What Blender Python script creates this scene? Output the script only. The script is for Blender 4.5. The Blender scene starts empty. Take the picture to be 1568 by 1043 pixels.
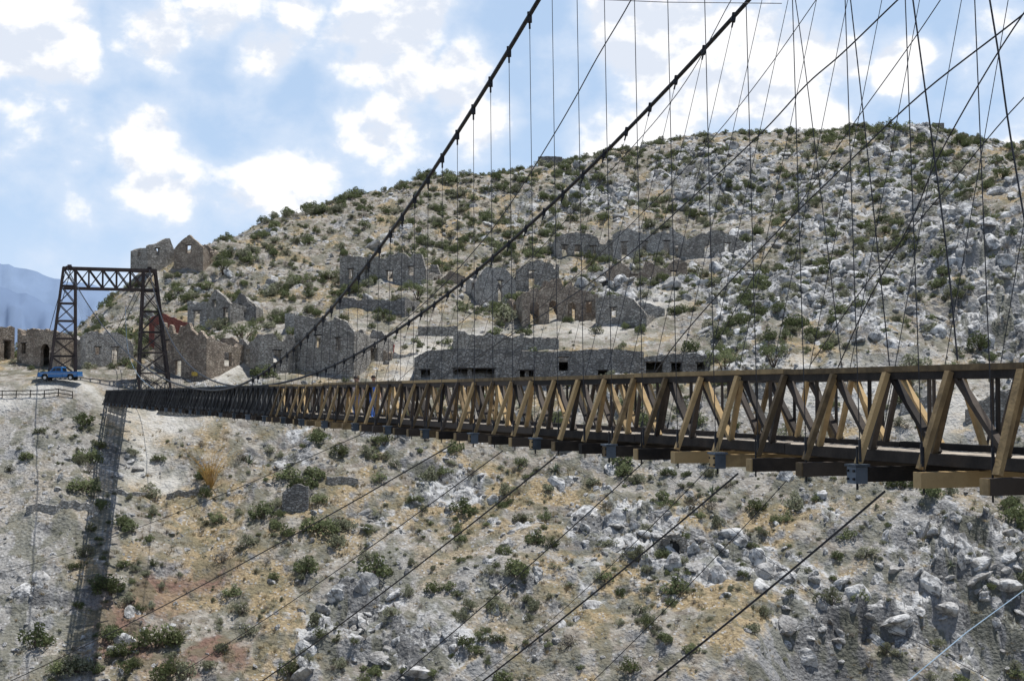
import bpy, math, random
import numpy as np
from mathutils import Vector, Matrix, Euler
random.seed(7); rng=np.random.default_rng(11)
F=2200.0; CX=784.0; CY=521.5; PIT=math.atan(81.5/F)
cp,sp=math.cos(PIT),math.sin(PIT)
S=bpy.context.scene
def P(px,py,d):
    u=(px-CX)/F; v=(CY-py)/F
    wy=cp-v*sp; wz=sp+v*cp; k=d/wy
    return (u*k,d,wz*k)
# ---------------------------------------------------------------- noise
T=rng.random((256,256))
def vn(x,y,o=0):
    xi=np.floor(x).astype(np.int64); yi=np.floor(y).astype(np.int64)
    fx=x-xi; fy=y-yi
    fx=fx*fx*fx*(fx*(fx*6-15)+10); fy=fy*fy*fy*(fy*(fy*6-15)+10)
    a=(xi+o*37)&255; b=(yi+o*91)&255; a1=(a+1)&255; b1=(b+1)&255
    return (T[a,b]*(1-fx)+T[a1,b]*fx)*(1-fy)+(T[a,b1]*(1-fx)+T[a1,b1]*fx)*fy
def fbm(x,y,oc=4,o=0):
    s=0;a=.5;n=0
    c,sn=math.cos(.7),math.sin(.7)
    for i in range(oc):
        s=s+a*vn(x,y,o+i*3); n+=a; a*=.5
        x,y=(x*c-y*sn)*2.03+5.1,(x*sn+y*c)*2.03+1.7
    return s/n
def ridged(x,y,oc=4,o=0):
    s=0;a=.5;n=0
    c,sn=math.cos(.9),math.sin(.9)
    for i in range(oc):
        s=s+a*(1-np.abs(2*vn(x,y,o+i*5)-1)); n+=a; a*=.5
        x,y=(x*c-y*sn)*2.1+3.1,(x*sn+y*c)*2.1+8.7
    return s/n
def sstep(a,b,x):
    t=np.clip((x-a)/(b-a),0,1); return t*t*(3-2*t)
# ---------------------------------------------------------------- base terrain
ctrl=[ # px,py,depth
(-500,588,196),(-500,800,172),(-500,1043,148),(-250,590,184),(-250,800,160),(-250,1043,144),
(0,592,184),(0,588,196),(120,593,183),(105,574,191),(0,640,178),(0,800,159),(0,1043,142),
(120,650,177),(120,800,160),(120,1043,142),
(200,612,187),(240,622,187),(215,680,180),(215,745,171),(290,650,184),(300,760,171),(300,900,156),(300,1043,142),
(400,600,190),(400,650,184),(480,600,190),(480,655,184),(480,780,168),(480,900,155),(480,1043,141),
(700,590,191),(700,690,181),(700,850,161),(700,1043,141),
(950,590,190),(950,700,178),(950,850,159),(950,1043,140),
(1200,590,187),(1200,730,173),(1200,870,156),(1200,1043,139),
(1400,600,183),(1400,750,168),(1400,880,153),(1400,960,149),(1420,1043,144),
(1540,600,180),(1540,750,166),(1540,850,155),(1540,930,151),(1540,1043,149),
(1800,600,175),(1800,750,162),(1800,900,152),(1800,1043,149),(2100,600,170),(2100,1043,145),
(50,562,206),(50,556,222),(150,562,205),(290,575,198),(330,540,206),(330,500,226),(200,500,232),(290,430,255),
(450,575,198),(580,577,197),(560,500,220),(560,450,240),(600,400,264),(450,500,222),(430,420,256),
(850,577,196),(850,530,207),(850,500,217),(850,460,233),(850,400,258),(850,330,292),
(1050,577,195),(1050,500,214),(1050,430,238),(1050,390,255),(1050,300,298),
(700,500,218),(700,430,245),(700,350,280),(500,380,272),
(1200,560,192),(1200,480,215),(1200,350,265),(1200,270,300),
(1400,540,188),(1400,430,220),(1400,330,255),(1400,250,290),
(1540,545,192),(1540,450,202),(1540,350,213),(1540,270,250),
(1800,530,185),(1800,400,205),(1800,250,250),(2100,500,175),(2100,300,210)]
sky_=[(120,520,236),(175,485,246),(230,404,262),(312,388,268),(345,374,272),(400,350,284),(500,320,300),(600,295,312),(660,280,320),(790,272,335),(860,256,345),(960,230,355),(1080,212,352),(1200,208,348),(1320,196,340),(1400,200,332),(1460,205,322),(1500,214,310),(1568,226,296),(1800,235,285),(2100,230,270)]
pts=[P(*c) for c in ctrl]
for c in sky_:
    p=P(*c); pts.append(p)
    for dd,dz in((35,-3),(80,-16),(160,-50)):
        k=(p[1]+dd)/p[1]; pts.append((p[0]*k,p[1]+dd,p[2]+dz))
for x in(-240,-160,-100): 
    pts+= [(x,235,-2),(x,270,-6),(x,350,-20)]
for x in(-240,-120,0,120,260):
    pts+=[(x,520,-50),(x,100,-60),(x,115,-48)]
for x in(30,50,75,110): pts+=[(x,140,-36),(x,130,-42)]
pts=np.array(pts)
CC=5.0
def ker(ax,ay,bx,by): return np.sqrt((ax-bx)**2+(ay-by)**2+CC*CC)
n=len(pts)
A=np.zeros((n+3,n+3)); A[:n,:n]=ker(pts[:,0][:,None],pts[:,1][:,None],pts[:,0][None],pts[:,1][None])
A[:n,:n]+=-np.eye(n)*0.6
A[:n,n]=1;A[:n,n+1]=pts[:,0]/100;A[:n,n+2]=pts[:,1]/100;A[n:,:n]=A[:n,n:].T
W=np.linalg.solve(A,np.concatenate([pts[:,2],[0,0,0]]))
X0,X1,Y0,Y1,GS=-260,280,90,530,2.0
gx=np.arange(X0,X1+.1,GS); gy=np.arange(Y0,Y1+.1,GS)
GX,GY=np.meshgrid(gx,gy,indexing='ij')
G=W[n]+W[n+1]*GX/100+W[n+2]*GY/100
for i in range(n): G+=W[i]*ker(GX,GY,pts[i,0],pts[i,1])
def hbase(x,y):
    x=np.asarray(x,float);y=np.asarray(y,float)
    xc=np.clip(x,X0,X1-.01); yc=np.clip(y,Y0,Y1-.01)
    a=(xc-X0)/GS;b=(yc-Y0)/GS
    i=np.clip(a.astype(int),0,len(gx)-2);j=np.clip(b.astype(int),0,len(gy)-2);fa=a-i;fb=b-j
    h=(G[i,j]*(1-fa)+G[i+1,j]*fa)*(1-fb)+(G[i,j+1]*(1-fa)+G[i+1,j+1]*fa)*fb
    near=np.interp(y,[-60,5,9,30,60,100,110],[-1.75,-1.75,-5,-45,-75,-62,-52])
    w=sstep(98,122,y); h=near*(1-w)+h*w
    out=np.hypot(x-xc,np.maximum(y-Y1,0)); w=sstep(0,350,out)
    w=np.where(y<9,0,w)
    return h*(1-w)-70*w
DM=np.arange(118,430,.5)
def hit(px,py):
    u=(px-CX)/F; v=(CY-py)/F; wy=cp-v*sp
    x=u/wy*DM; z=(sp+v*cp)/wy*DM
    h=hbase(x,DM); k=np.where(z<=h)[0]
    if len(k)==0: i=int(np.argmin(z-h))
    else: i=int(k[0])
    return (float(x[i]),float(DM[i]),float(h[i]))
def blob(px,py,rx,ry):
    c=hit(px,py); a=hit(px,py-ry)[1]; b=hit(px,py+ry)[1]
    return (c[0],c[1],rx*c[1]/F,max(abs(a-b)/2,2.0))
def bl(L): return [blob(*b) for b in L]
def field(x,y,L):
    s=np.zeros_like(x)
    wx=x+(fbm(x/7,y/7,3,51)-.5)*9; wy=y+(fbm(x/7,y/7,3,57)-.5)*9
    for (cx_,cy_,ra,rb) in L:
        q=((wx-cx_)/ra)**2+((wy-cy_)/rb)**2
        s=np.maximum(s,np.exp(-q*.8))
    return s
def sfield(x,y,L):
    s=np.zeros_like(x)
    for (cx_,cy_,ra,rb) in L:
        q=((x-cx_)/ra)**2+((y-cy_)/rb)**2
        s=np.maximum(s,np.exp(-q**1.3*.7))
    return s
B_smooth=bl([(60,592,190,9),(60,575,120,10),(215,612,50,10),(450,578,140,8),(560,540,90,20),(650,510,120,14),(860,520,140,16),(860,575,240,8),(290,575,60,12),(1000,520,60,20),(560,585,150,8)])
B_smooth.append((-58,186,26,5))
B_grav=bl([(10,820,110,180),(40,960,110,120),(120,700,60,40),(600,900,70,80),(680,960,70,60),(20,680,90,50),(1050,700,90,40),(760,900,50,60),(1380,800,90,40)])
B_och=bl([(300,690,65,45),(320,800,70,60),(250,900,40,50),(400,860,50,70),(800,760,90,70),(940,880,100,60),(300,890,60,50),(150,900,30,90),(60,760,80,25),(1200,800,80,30),(820,900,80,50),(1100,930,90,30),(420,990,60,40),(560,770,70,30)])
B_white=bl([(212,690,26,62),(245,735,25,16),(60,591,170,6),(240,640,50,10),(640,545,40,22),(700,520,60,10),(560,545,50,8),(400,560,40,12),(900,505,70,10),(1000,470,40,14),(1330,610,120,25),(1480,640,80,30),(330,570,30,20),(470,510,60,8),(1290,585,90,14),(660,580,90,6)])
B_red=bl([(230,930,45,60),(265,880,40,30),(310,1010,60,40),(310,870,30,30),(290,975,50,25),(205,970,30,50)])
B_rock=bl([(540,960,80,70),(640,1000,100,50),(960,800,80,50),(1180,850,110,50),(1340,930,120,50),(1480,850,110,70),(1520,980,90,70),(1530,430,90,130),(1450,350,70,80),(1480,500,70,60),(1200,470,120,70),(1120,430,80,60),(1340,450,130,70),(1300,300,170,70),(1100,280,90,50),(900,290,70,35),(960,440,60,30),(420,690,60,25),(1380,210,120,15),(820,320,60,20),(1130,540,80,20),(700,740,60,30)])
B_cliff=bl([(1530,430,60,110),(1480,470,40,60),(1500,990,110,60),(1480,850,80,50),(540,970,60,40),(980,800,60,30),(1330,960,60,50)])
foot=[]
def rockm(x,y):
    b=field(x,y,B_rock)
    n_=fbm(x/8,y/8,4,9); n2=fbm(x/2.6,y/2.6,3,77)
    return np.clip(sstep(.48,.78,n_*.65+n2*.35+b*.27)*(.4+.7*b)+.15*sstep(.52,.75,n2),0,1)
def H(x,y):
    x=np.asarray(x,float);y=np.asarray(y,float)
    h=hbase(x,y)
    s=sfield(x,y,B_smooth)
    far=sstep(105,135,y)
    am=(1-.95*s)*far
    r=rockm(x,y); cl=sfield(x,y,B_cliff)
    h=h+am*((fbm(x/22,y/22,3,2)-.5)*5.0+(fbm(x/6,y/6,4,4)-.5)*2.2+(fbm(x/1.3,y/1.3,3,6)-.5)*.6)
    rd=ridged(x/5.5,y/4.0,5,3)
    step=np.floor(rd*6)/6*.7+rd*.3
    h=h+am*(r*3.4+cl*3.4)*(step-.5)
    return h
def H1(x,y): return float(H(np.array([x]),np.array([y]))[0])
# ---------------------------------------------------------------- node helpers
def newmat(name):
    m=bpy.data.materials.new(name); m.use_nodes=True; nt=m.node_tree
    b=nt.nodes['Principled BSDF']; b.inputs['Roughness'].default_value=.9
    b.inputs['Specular IOR Level'].default_value=.2
    return m,nt,b
def N(nt,t,**k):
    n_=nt.nodes.new(t)
    for a,v in k.items(): setattr(n_,a,v)
    return n_
def setin(nt,sock,v):
    if isinstance(v,bpy.types.NodeSocket): nt.links.new(v,sock)
    else: sock.default_value=v
def mixc(nt,f,a,b,mode='MIX'):
    m=N(nt,'ShaderNodeMix',data_type='RGBA',blend_type=mode)
    setin(nt,m.inputs[0],f)
    for i,v in((6,a),(7,b)):
        if isinstance(v,tuple) and len(v)==3: v=(*v,1)
        setin(nt,m.inputs[i],v)
    return m.outputs[2]
def mth(nt,op,a,b=0.0,c=0.0,clamp=False):
    m=N(nt,'ShaderNodeMath',operation=op); m.use_clamp=clamp
    setin(nt,m.inputs[0],a);setin(nt,m.inputs[1],b)
    return m.outputs[0]
def noise(nt,vec,scale,detail=4,rough=.55,dist=0):
    n_=N(nt,'ShaderNodeTexNoise'); n_.inputs['Scale'].default_value=scale;n_.inputs['Detail'].default_value=detail
    n_.inputs['Roughness'].default_value=rough;n_.inputs['Distortion'].default_value=dist
    nt.links.new(vec,n_.inputs['Vector']); return n_.outputs['Fac']
def vor(nt,vec,scale,feat='F1',out='Distance'):
    n_=N(nt,'ShaderNodeTexVoronoi',feature=feat); n_.inputs['Scale'].default_value=scale
    nt.links.new(vec,n_.inputs['Vector']); return n_.outputs[out]
def ramp(nt,f,a,b,lo=0.0,hi=1.0):
    m=N(nt,'ShaderNodeMapRange'); m.interpolation_type='SMOOTHSTEP'
    setin(nt,m.inputs[0],f); 
    for i,v in enumerate((a,b,lo,hi)): m.inputs[1+i].default_value=v
    return m.outputs[0]
def bump(nt,b,h,st=.6,dist=.1):
    n_=N(nt,'ShaderNodeBump'); n_.inputs['Strength'].default_value=st;n_.inputs['Distance'].default_value=dist
    setin(nt,n_.inputs['Height'],h); nt.links.new(n_.outputs[0],b.inputs['Normal'])
def objc(nt): return N(nt,'ShaderNodeTexCoord').outputs['Object']
def isl(nt): return N(nt,'ShaderNodeNewGeometry').outputs['Random Per Island']
# terrain material
M_ter,nt,b=newmat('hillside_ground')
c=objc(nt)
def att(nm):
    at=N(nt,'ShaderNodeAttribute',attribute_name=nm); s=N(nt,'ShaderNodeSeparateColor'); nt.links.new(at.outputs['Color'],s.inputs[0]); return s.outputs
sep=att('mask');sep2=att('mask2');sep3=att('mask3')
g_=N(nt,'ShaderNodeNewGeometry'); sn=N(nt,'ShaderNodeSeparateXYZ'); nt.links.new(g_.outputs['Normal'],sn.inputs[0])
n2=noise(nt,c,.7,4,.65); n3=noise(nt,c,3.2,2,.7); n4=sep2[2]
vt=N(nt,'ShaderNodeTexVoronoi'); vt.inputs['Scale'].default_value=2.2; nt.links.new(c,vt.inputs[0]); v1=vt.outputs['Distance']
vs_=N(nt,'ShaderNodeSeparateColor'); nt.links.new(vt.outputs['Color'],vs_.inputs[0]); vr=vs_.outputs[0]
col=mixc(nt,ramp(nt,n2,.36,.64),(.185,.16,.13),(.35,.325,.28))
col=mixc(nt,mth(nt,'MULTIPLY',ramp(nt,mth(nt,'ADD',n4,mth(nt,'MULTIPLY',sep[1],.26)),.52,.70),.85),col,mixc(nt,ramp(nt,n3,.35,.7),(.23,.17,.09),(.43,.335,.195)))
peb=mth(nt,'MULTIPLY',ramp(nt,v1,.40,.24),ramp(nt,mth(nt,'ADD',vr,mth(nt,'MULTIPLY',sep[0],.4)),.42,.57))
col=mixc(nt,mth(nt,'MULTIPLY',sep[0],.85),col,mixc(nt,ramp(nt,n3,.35,.65),(.18,.178,.172),(.37,.365,.35)))
col=mixc(nt,mth(nt,'MULTIPLY',peb,.8),col,mixc(nt,vs_.outputs[1],(.22,.217,.21),(.53,.525,.51)))
rk=ramp(nt,mth(nt,'ADD',mth(nt,'MULTIPLY',sep2[1],.58),mth(nt,'MULTIPLY',n2,.75)),.50,.70)
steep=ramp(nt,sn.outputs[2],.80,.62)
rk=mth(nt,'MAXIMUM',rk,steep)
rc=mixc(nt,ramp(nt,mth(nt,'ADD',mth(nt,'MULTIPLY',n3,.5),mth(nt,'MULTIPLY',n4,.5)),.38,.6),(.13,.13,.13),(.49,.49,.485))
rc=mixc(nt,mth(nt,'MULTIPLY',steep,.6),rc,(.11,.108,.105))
col=mixc(nt,rk,col,rc)
col=mixc(nt,mth(nt,'MULTIPLY',sep2[0],ramp(nt,n4,.38,.55)),col,mixc(nt,n3,(.09,.055,.042),(.27,.17,.13)))
col=mixc(nt,mth(nt,'MULTIPLY',ramp(nt,sep3[0],.48,.62),.55),col,(.11,.11,.07))
col=mixc(nt,mth(nt,'MULTIPLY',sep[2],ramp(nt,n2,.3,.55,.55,.95)),col,mixc(nt,n3,(.42,.405,.365),(.62,.60,.56)))
nt.links.new(col,b.inputs['Base Color'])
bump(nt,b,mth(nt,'ADD',n3,mth(nt,'MULTIPLY',v1,-.6)),.8,.3)
# stone masonry
def stone(name,ca,cb,sc=2.2,mort=(.3,.28,.25)):
    m,nt,b=newmat(name); c=objc(nt)
    mp=N(nt,'ShaderNodeMapping'); mp.inputs['Scale'].default_value=(1,1,1.7); nt.links.new(c,mp.inputs[0]); c2=mp.outputs[0]
    e=vor(nt,c2,sc,'DISTANCE_TO_EDGE'); cc=vor(nt,c2,sc,out='Color')
    s_=N(nt,'ShaderNodeSeparateColor'); nt.links.new(cc,s_.inputs[0])
    big=noise(nt,c,.45,4,.65)
    col=mixc(nt,s_.outputs[0],ca,cb); col=mixc(nt,mth(nt,'MULTIPLY',ramp(nt,big,.48,.62),.7),col,tuple(x*1.3 for x in mort))
    col=mixc(nt,mth(nt,'MULTIPLY',ramp(nt,noise(nt,c,.8,2),.5,.68),.45),col,tuple(x*.4 for x in ca))
    col=mixc(nt,ramp(nt,e,.08,.03),col,tuple(x*.5 for x in mort))
    nt.links.new(col,b.inputs['Base Color']); bump(nt,b,ramp(nt,e,0,.15),.8,.15)
    return m
M_st=stone('stone_masonry',(.24,.222,.195),(.55,.515,.46),mort=(.41,.38,.33))
M_st2=stone('pale_stone_masonry',(.36,.34,.31),(.64,.605,.55),mort=(.52,.49,.44))
M_st3=stone('brown_adobe_masonry',(.28,.22,.17),(.52,.43,.34),mort=(.44,.37,.29))
M_st4=stone('dark_stone_masonry',(.19,.18,.168),(.43,.41,.38),mort=(.32,.30,.27))
M_brick=stone('red_brick_masonry',(.36,.10,.07),(.48,.17,.12),sc=4,mort=(.36,.15,.12))
def vari(name,ca,cb,rough=.85,sc=3,metal=0,island=True,mid=.5):
    m,nt,b=newmat(name); c=objc(nt); f=noise(nt,c,sc,4,.6)
    if island: f=mth(nt,'ADD',mth(nt,'MULTIPLY',f,.6),mth(nt,'MULTIPLY',isl(nt),.55))
    nt.links.new(mixc(nt,ramp(nt,f,.25,.85),ca,cb),b.inputs['Base Color'])
    b.inputs['Roughness'].default_value=rough;b.inputs['Metallic'].default_value=metal
    bump(nt,b,noise(nt,c,sc*6,1),.3,.02); return m
M_och=vari('ochre_timber',(.10,.072,.042),(.47,.33,.165),.8,4)
M_dk=vari('creosoted_timber',(.015,.013,.012),(.085,.068,.055),.75,2.5)
M_dk2=vari('grey_dark_timber',(.02,.021,.023),(.08,.08,.08),.8,2.5)
M_deck=vari('deck_planks',(.30,.26,.21),(.58,.50,.40),.85,2)
M_roof=vari('added_shade_roof',(.22,.20,.17),(.34,.31,.27),.95,2)  # for the slabs added over rooms to darken their openings
M_blue=vari('grey_steel_bracket',(.06,.075,.09),(.15,.18,.22),.55,4,.3)
M_cab=vari('steel_cable',(.012,.012,.014),(.04,.04,.042),.5,6,.2,False)
M_wire=vari('steel_wire',(.02,.02,.024),(.06,.06,.065),.5,6,.2,False)
M_tow=vari('rusted_tower_steel',(.025,.02,.02),(.10,.075,.065),.7,2)
M_pipe=vari('light_blue_hose',(.25,.35,.45),(.35,.45,.55),.5,2,0,False)
def leafm(name,ca,cb,tr=.25):
    m,nt,b=newmat(name); oi=N(nt,'ShaderNodeObjectInfo'); 
    f=mth(nt,'ADD',mth(nt,'MULTIPLY',isl(nt),.6),mth(nt,'MULTIPLY',oi.outputs['Random'],.5))
    cc=mixc(nt,f,ca,cb)
    nt.links.new(cc,b.inputs['Base Color'])
    if tr>0:
        t=N(nt,'ShaderNodeBsdfTranslucent'); nt.links.new(cc,t.inputs[0])
        mx=N(nt,'ShaderNodeMixShader'); mx.inputs[0].default_value=tr
        nt.links.new(b.outputs[0],mx.inputs[1]);nt.links.new(t.outputs[0],mx.inputs[2]);nt.links.new(mx.outputs[0],nt.nodes['Material Output'].inputs[0])
    return m
M_leaf=leafm('mesquite_leaves',(.08,.10,.045),(.20,.225,.11))
M_leaf2=leafm('greygreen_leaves',(.13,.14,.09),(.28,.285,.19))
M_dry=leafm('dry_grass',(.25,.19,.11),(.50,.41,.25),0)
M_dry2=leafm('dry_twigs',(.16,.14,.115),(.32,.285,.23),0)
M_orng=leafm('orange_dry_twigs',(.40,.24,.07),(.55,.36,.13),0)
M_aga=leafm('agave_leaves',(.12,.15,.10),(.25,.28,.20),0)
M_bark=vari('bark',(.06,.045,.035),(.14,.11,.09),.9,6)
m,nt,b=newmat('limestone_rock'); M_rock=m; c=objc(nt); oi=N(nt,'ShaderNodeObjectInfo')
r1=noise(nt,c,1.6,4,.7); col=mixc(nt,ramp(nt,r1,.36,.60),(.17,.168,.165),(.60,.595,.58))
col=mixc(nt,mth(nt,'MULTIPLY',ramp(nt,oi.outputs['Random'],.35,1),.6),col,(.25,.235,.215))
nt.links.new(col,b.inputs['Base Color']); bump(nt,b,noise(nt,c,3,2,.75),.8,.3)
# ---------------------------------------------------------------- mesh builder
def link(o,parent=None):
    S.collection.objects.link(o)
    if parent: o.parent=parent
    return o
def empty(name):
    o=bpy.data.objects.new(name,None); o.empty_display_size=.5; return link(o)
class MB:
    def __init__(s): s.v=[];s.f=[];s.m=[]
    def face(s,idx,m=0): s.f.append(idx); s.m.append(m)
    def beam(s,a,b_,w,h,m=0,up=(0,0,1)):
        a=Vector(a);b_=Vector(b_);d=b_-a
        if d.length<1e-5:return
        d.normalize();up=Vector(up)
        if abs(d.dot(up))>.98: up=Vector((.94,.34,0))
        sd=d.cross(up).normalized();u=sd.cross(d).normalized()
        i=len(s.v)
        for q in(a,b_):
            for (x,y) in((-1,-1),(1,-1),(1,1),(-1,1)): s.v.append(tuple(q+sd*(x*w/2)+u*(y*h/2)))
        for fc in((3,2,1,0),(4,5,6,7),(0,1,5,4),(1,2,6,5),(2,3,7,6),(3,0,4,7)): s.face([i+k for k in fc],m)
    def tube(s,pl,r,n=5,m=0):
        pl=[Vector(p) for p in pl]; rs=r if isinstance(r,(list,tuple)) else [r]*len(pl); i0=len(s.v)
        for k,p in enumerate(pl):
            d=(pl[min(k+1,len(pl)-1)]-pl[max(k-1,0)]).normalized()
            up=Vector((0,0,1)) if abs(d.z)<.95 else Vector((1,0,0))
            a=d.cross(up).normalized();b_=a.cross(d)
            for j in range(n):
                t=2*math.pi*j/n; s.v.append(tuple(p+(a*math.cos(t)+b_*math.sin(t))*rs[k]))
        for k in range(len(pl)-1):
            for j in range(n):
                s.face([i0+k*n+j,i0+k*n+(j+1)%n,i0+(k+1)*n+(j+1)%n,i0+(k+1)*n+j],m)
        s.face([i0+j for j in range(n)][::-1],m); s.face([i0+(len(pl)-1)*n+j for j in range(n)],m)
    def box8(s,q,m=0):
        i=len(s.v); s.v+= [tuple(x) for x in q]
        for fc in((3,2,1,0),(4,5,6,7),(0,1,5,4),(1,2,6,5),(2,3,7,6),(3,0,4,7)): s.face([i+k for k in fc],m)
    def obj(s,name,mats,parent=None,do_link=True,smooth=False):
        me=bpy.data.meshes.new(name); me.from_pydata(s.v,[],s.f)
        for m in mats: me.materials.append(m)
        me.polygons.foreach_set('material_index',s.m)
        if smooth: me.polygons.foreach_set('use_smooth',[True]*len(s.f))
        me.update(); o=bpy.data.objects.new(name,me)
        if do_link: link(o,parent)
        return o
# ---------------------------------------------------------------- ruins
def wallseg(mb,p0,p1,zb0,H0,prof,ops,th=.55,m=0,jag=.25,zdeep=2.0,seed=0):
    rr=random.Random(seed); p0=Vector((p0[0],p0[1],0));p1=Vector((p1[0],p1[1],0)); d=p1-p0; L=d.length
    if L<.2:return
    d/=L; nn=Vector((-d.y,d.x,0))
    k=max(2,int(L/.4)); es=set(round(i/k,4) for i in range(k+1))
    for o in ops:
        es.add(round(o[0],4));es.add(round(o[1],4))
        if len(o)>4:
            for q in range(1,6): es.add(round(o[0]+(o[1]-o[0])*q/6,4))
    es=sorted(es)
    xs=[p[0] for p in prof];ys=[p[1] for p in prof]
    j=0;hs=[];notch=0
    for e in es:
        j=j*.6+rr.uniform(-1,1)*jag*.6
        if notch<=0 and rr.random()<.05: notch=rr.randint(2,4); nd_=rr.uniform(.3,1.0)*min(1,jag*4)
        notch-=1
        hs.append(max(.3,float(np.interp(e,xs,ys))*H0+j-(nd_ if notch>=0 and jag>.12 else 0)))
    for a,b_,ha,hb in zip(es[:-1],es[1:],hs[:-1],hs[1:]):
        if (b_-a)*L<.01: continue
        mid=(a+b_)/2; iv=[(-zdeep,None)]
        for o in ops:
            if o[0]<mid<o[1]:
                top=o[3]*H0; bot=o[2]*H0 if o[2]>0.001 else -zdeep+.01
                if len(o)>4:
                    q=(mid-o[0])/(o[1]-o[0])*2-1; top-=(1-math.sqrt(max(0,1-q*q)))*(o[1]-o[0])*L/2
                iv=[(-zdeep,bot),(top,None)]
        for lo,hi in iv:
            ta=ha if hi is None else hi; tb=hb if hi is None else hi
            if ta<=lo+.02 or tb<=lo+.02: continue
            A_=p0+d*(a*L);B_=p0+d*(b_*L)
            q=[]
            for pt,h in((A_,lo),(B_,lo)): q.append((pt.x,pt.y,zb0+h))
            q.append((B_.x+nn.x*th,B_.y+nn.y*th,zb0+lo));q.append((A_.x+nn.x*th,A_.y+nn.y*th,zb0+lo))
            q.append((A_.x,A_.y,zb0+ta));q.append((B_.x,B_.y,zb0+tb));q.append((B_.x+nn.x*th,B_.y+nn.y*th,zb0+tb));q.append((A_.x+nn.x*th,A_.y+nn.y*th,zb0+ta))
            mb.box8(q,m)
FLAT=[(0,1),(1,1)]
def gable(lo=.6,c=.5): return [(0,lo),(c,1),(1,lo)]
cnt=[0]
def ruin(x0,x1,yb,yt,prof=FLAT,ops=[],depth=6,skew=0,mat=None,name='ruined_stone_house',jag=.26,back=.8,d=None,single=False,inner=0,zd=2.0,roof=0):
    cnt[0]+=1; mat=mat or M_st
    h=hit((x0+x1)/2,yb); dd=d or h[1]
    a=P(x0,yb,dd-skew/2);b_=P(x1,yb,dd+skew/2); z=(a[2]+b_[2])/2
    Hh=(yb-yt)/F*dd
    mb=MB(); s=cnt[0]*13
    wallseg(mb,a[:2],b_[:2],z,Hh,prof,ops,jag=jag,seed=s,zdeep=zd)
    dv=Vector((b_[0]-a[0],b_[1]-a[1],0)); L=dv.length; dv.normalize(); nn=Vector((-dv.y,dv.x,0))
    th=.55
    for o in ops:
        if len(o)==4 and L*(o[1]-o[0])>.5 and not single:
            l0=Vector((a[0],a[1],0))+dv*(L*o[0]-.2); l1=Vector((a[0],a[1],0))+dv*(L*o[1]+.2); zz=z+o[3]*Hh+.07
            mb.beam(l0+Vector((0,0,zz))+nn*.15,l1+Vector((0,0,zz))+nn*.15,.36,.15,1)
    if not single:
        a2=Vector((a[0],a[1],0));b2=Vector((b_[0],b_[1],0))
        e0=prof[0][1];e1=prof[-1][1]
        so=[(.4,.6,.3,.65)] if Hh>2 and not roof else []
        wallseg(mb,(a2+nn*(th+.003)+dv*th)[:2],(a2+nn*depth+dv*th)[:2],z,Hh*e0*.98,[(0,1),(.5,.8),(1,.95)],so,jag=jag,seed=s+1)
        wallseg(mb,(b2+nn*(th+.003))[:2],(b2+nn*depth)[:2],z,Hh*e1*.98,[(0,1),(.5,.85),(1,.9)],so,jag=jag,seed=s+2)
        bp=[(p,v*back) for p,v in prof]
        wallseg(mb,(a2+nn*(depth+.003))[:2],(b2+nn*(depth+.003))[:2],z,Hh*(1.0),bp,[],jag=jag*1.3,seed=s+3)
        for q in range(inner):
            f=(q+1)/(inner+1); c0=a2+dv*(L*f)
            wallseg(mb,(c0+nn*(th+.003))[:2],(c0+nn*(depth-.003))[:2],z,Hh*.9,[(0,1),(.5,.7),(1,.9)],[],jag=jag,seed=s+5+q)
        if roof:  # added roof slab, keeps daylight out so the openings read dark
            zr=z+Hh*roof; m0=(a2+b2)/2+nn*(depth/2+th/2)
            e_=dv*(L/2-th-.05)
            mb.beam(m0-e_+Vector((0,0,zr)),m0+e_+Vector((0,0,zr)),depth-th-.08,.18,2)
    mid=(Vector((a[0],a[1],0))+Vector((b_[0],b_[1],0)))/2+nn*(depth/2 if not single else 0)
    foot.append((mid.x,mid.y,dv.x,dv.y,L/2+.6,(depth/2+.6) if not single else .8))
    return mb.obj(name,[mat,M_dk,M_roof])
# left group
ruin(-60,22,556,500,ops=[(.8,.93,0,.62)],depth=7,mat=M_st3,skew=6,roof=.85)
ruin(26,92,562,503,prof=[(0,1),(.5,.98),(1,.9)],ops=[(.55,.75,0,.6,'a'),(.1,.2,.35,.62)],depth=8,mat=M_st3,skew=-5,roof=.8)
ruin(131,204,560,504,prof=[(0,.9),(.3,1),(.75,.85),(1,.6)],depth=6,mat=M_st2,ops=[(.2,.3,.3,.5),(.55,.68,0,.5)],skew=4)
ruin(236,316,578,494,prof=[(0,.92),(.25,1),(.45,.9),(.7,1),(1,.72)],depth=8,skew=-5,mat=M_st3,ops=[(.4,.52,0,.3),(.2,.27,.5,.68)])
ruin(228,292,520,480,prof=[(0,.8),(.3,1),(1,.6)],mat=M_brick,single=True,d=210,name='ruined_brick_wall')
ruin(226,266,399,363,prof=gable(.55,.85),depth=5,skew=4,d=258,ops=[(.3,.45,.2,.5)])
ruin(266,311,400,360,prof=gable(.5,.5),depth=5,skew=-2,mat=M_st3,d=257,ops=[(.42,.58,.3,.6)])
ruin(287,318,494,462,depth=5,mat=M_st2,ops=[(.3,.6,0,.55)])
ruin(316,352,496,440,prof=gable(.55,.35),depth=6,ops=[(.7,.92,0,.42),(.25,.4,.45,.65)],mat=M_st,skew=-4)
ruin(350,392,492,446,prof=gable(.5,.35),depth=5,mat=M_st4,ops=[(.3,.45,.3,.55)])
ruin(332,366,556,520,prof=[(0,1),(.6,.7),(1,.3)],mat=M_st2,single=True,name='ruined_stone_wall')
ruin(396,452,574,512,depth=7,mat=M_st,skew=3,ops=[(.4,.6,.3,.6)])
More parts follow.
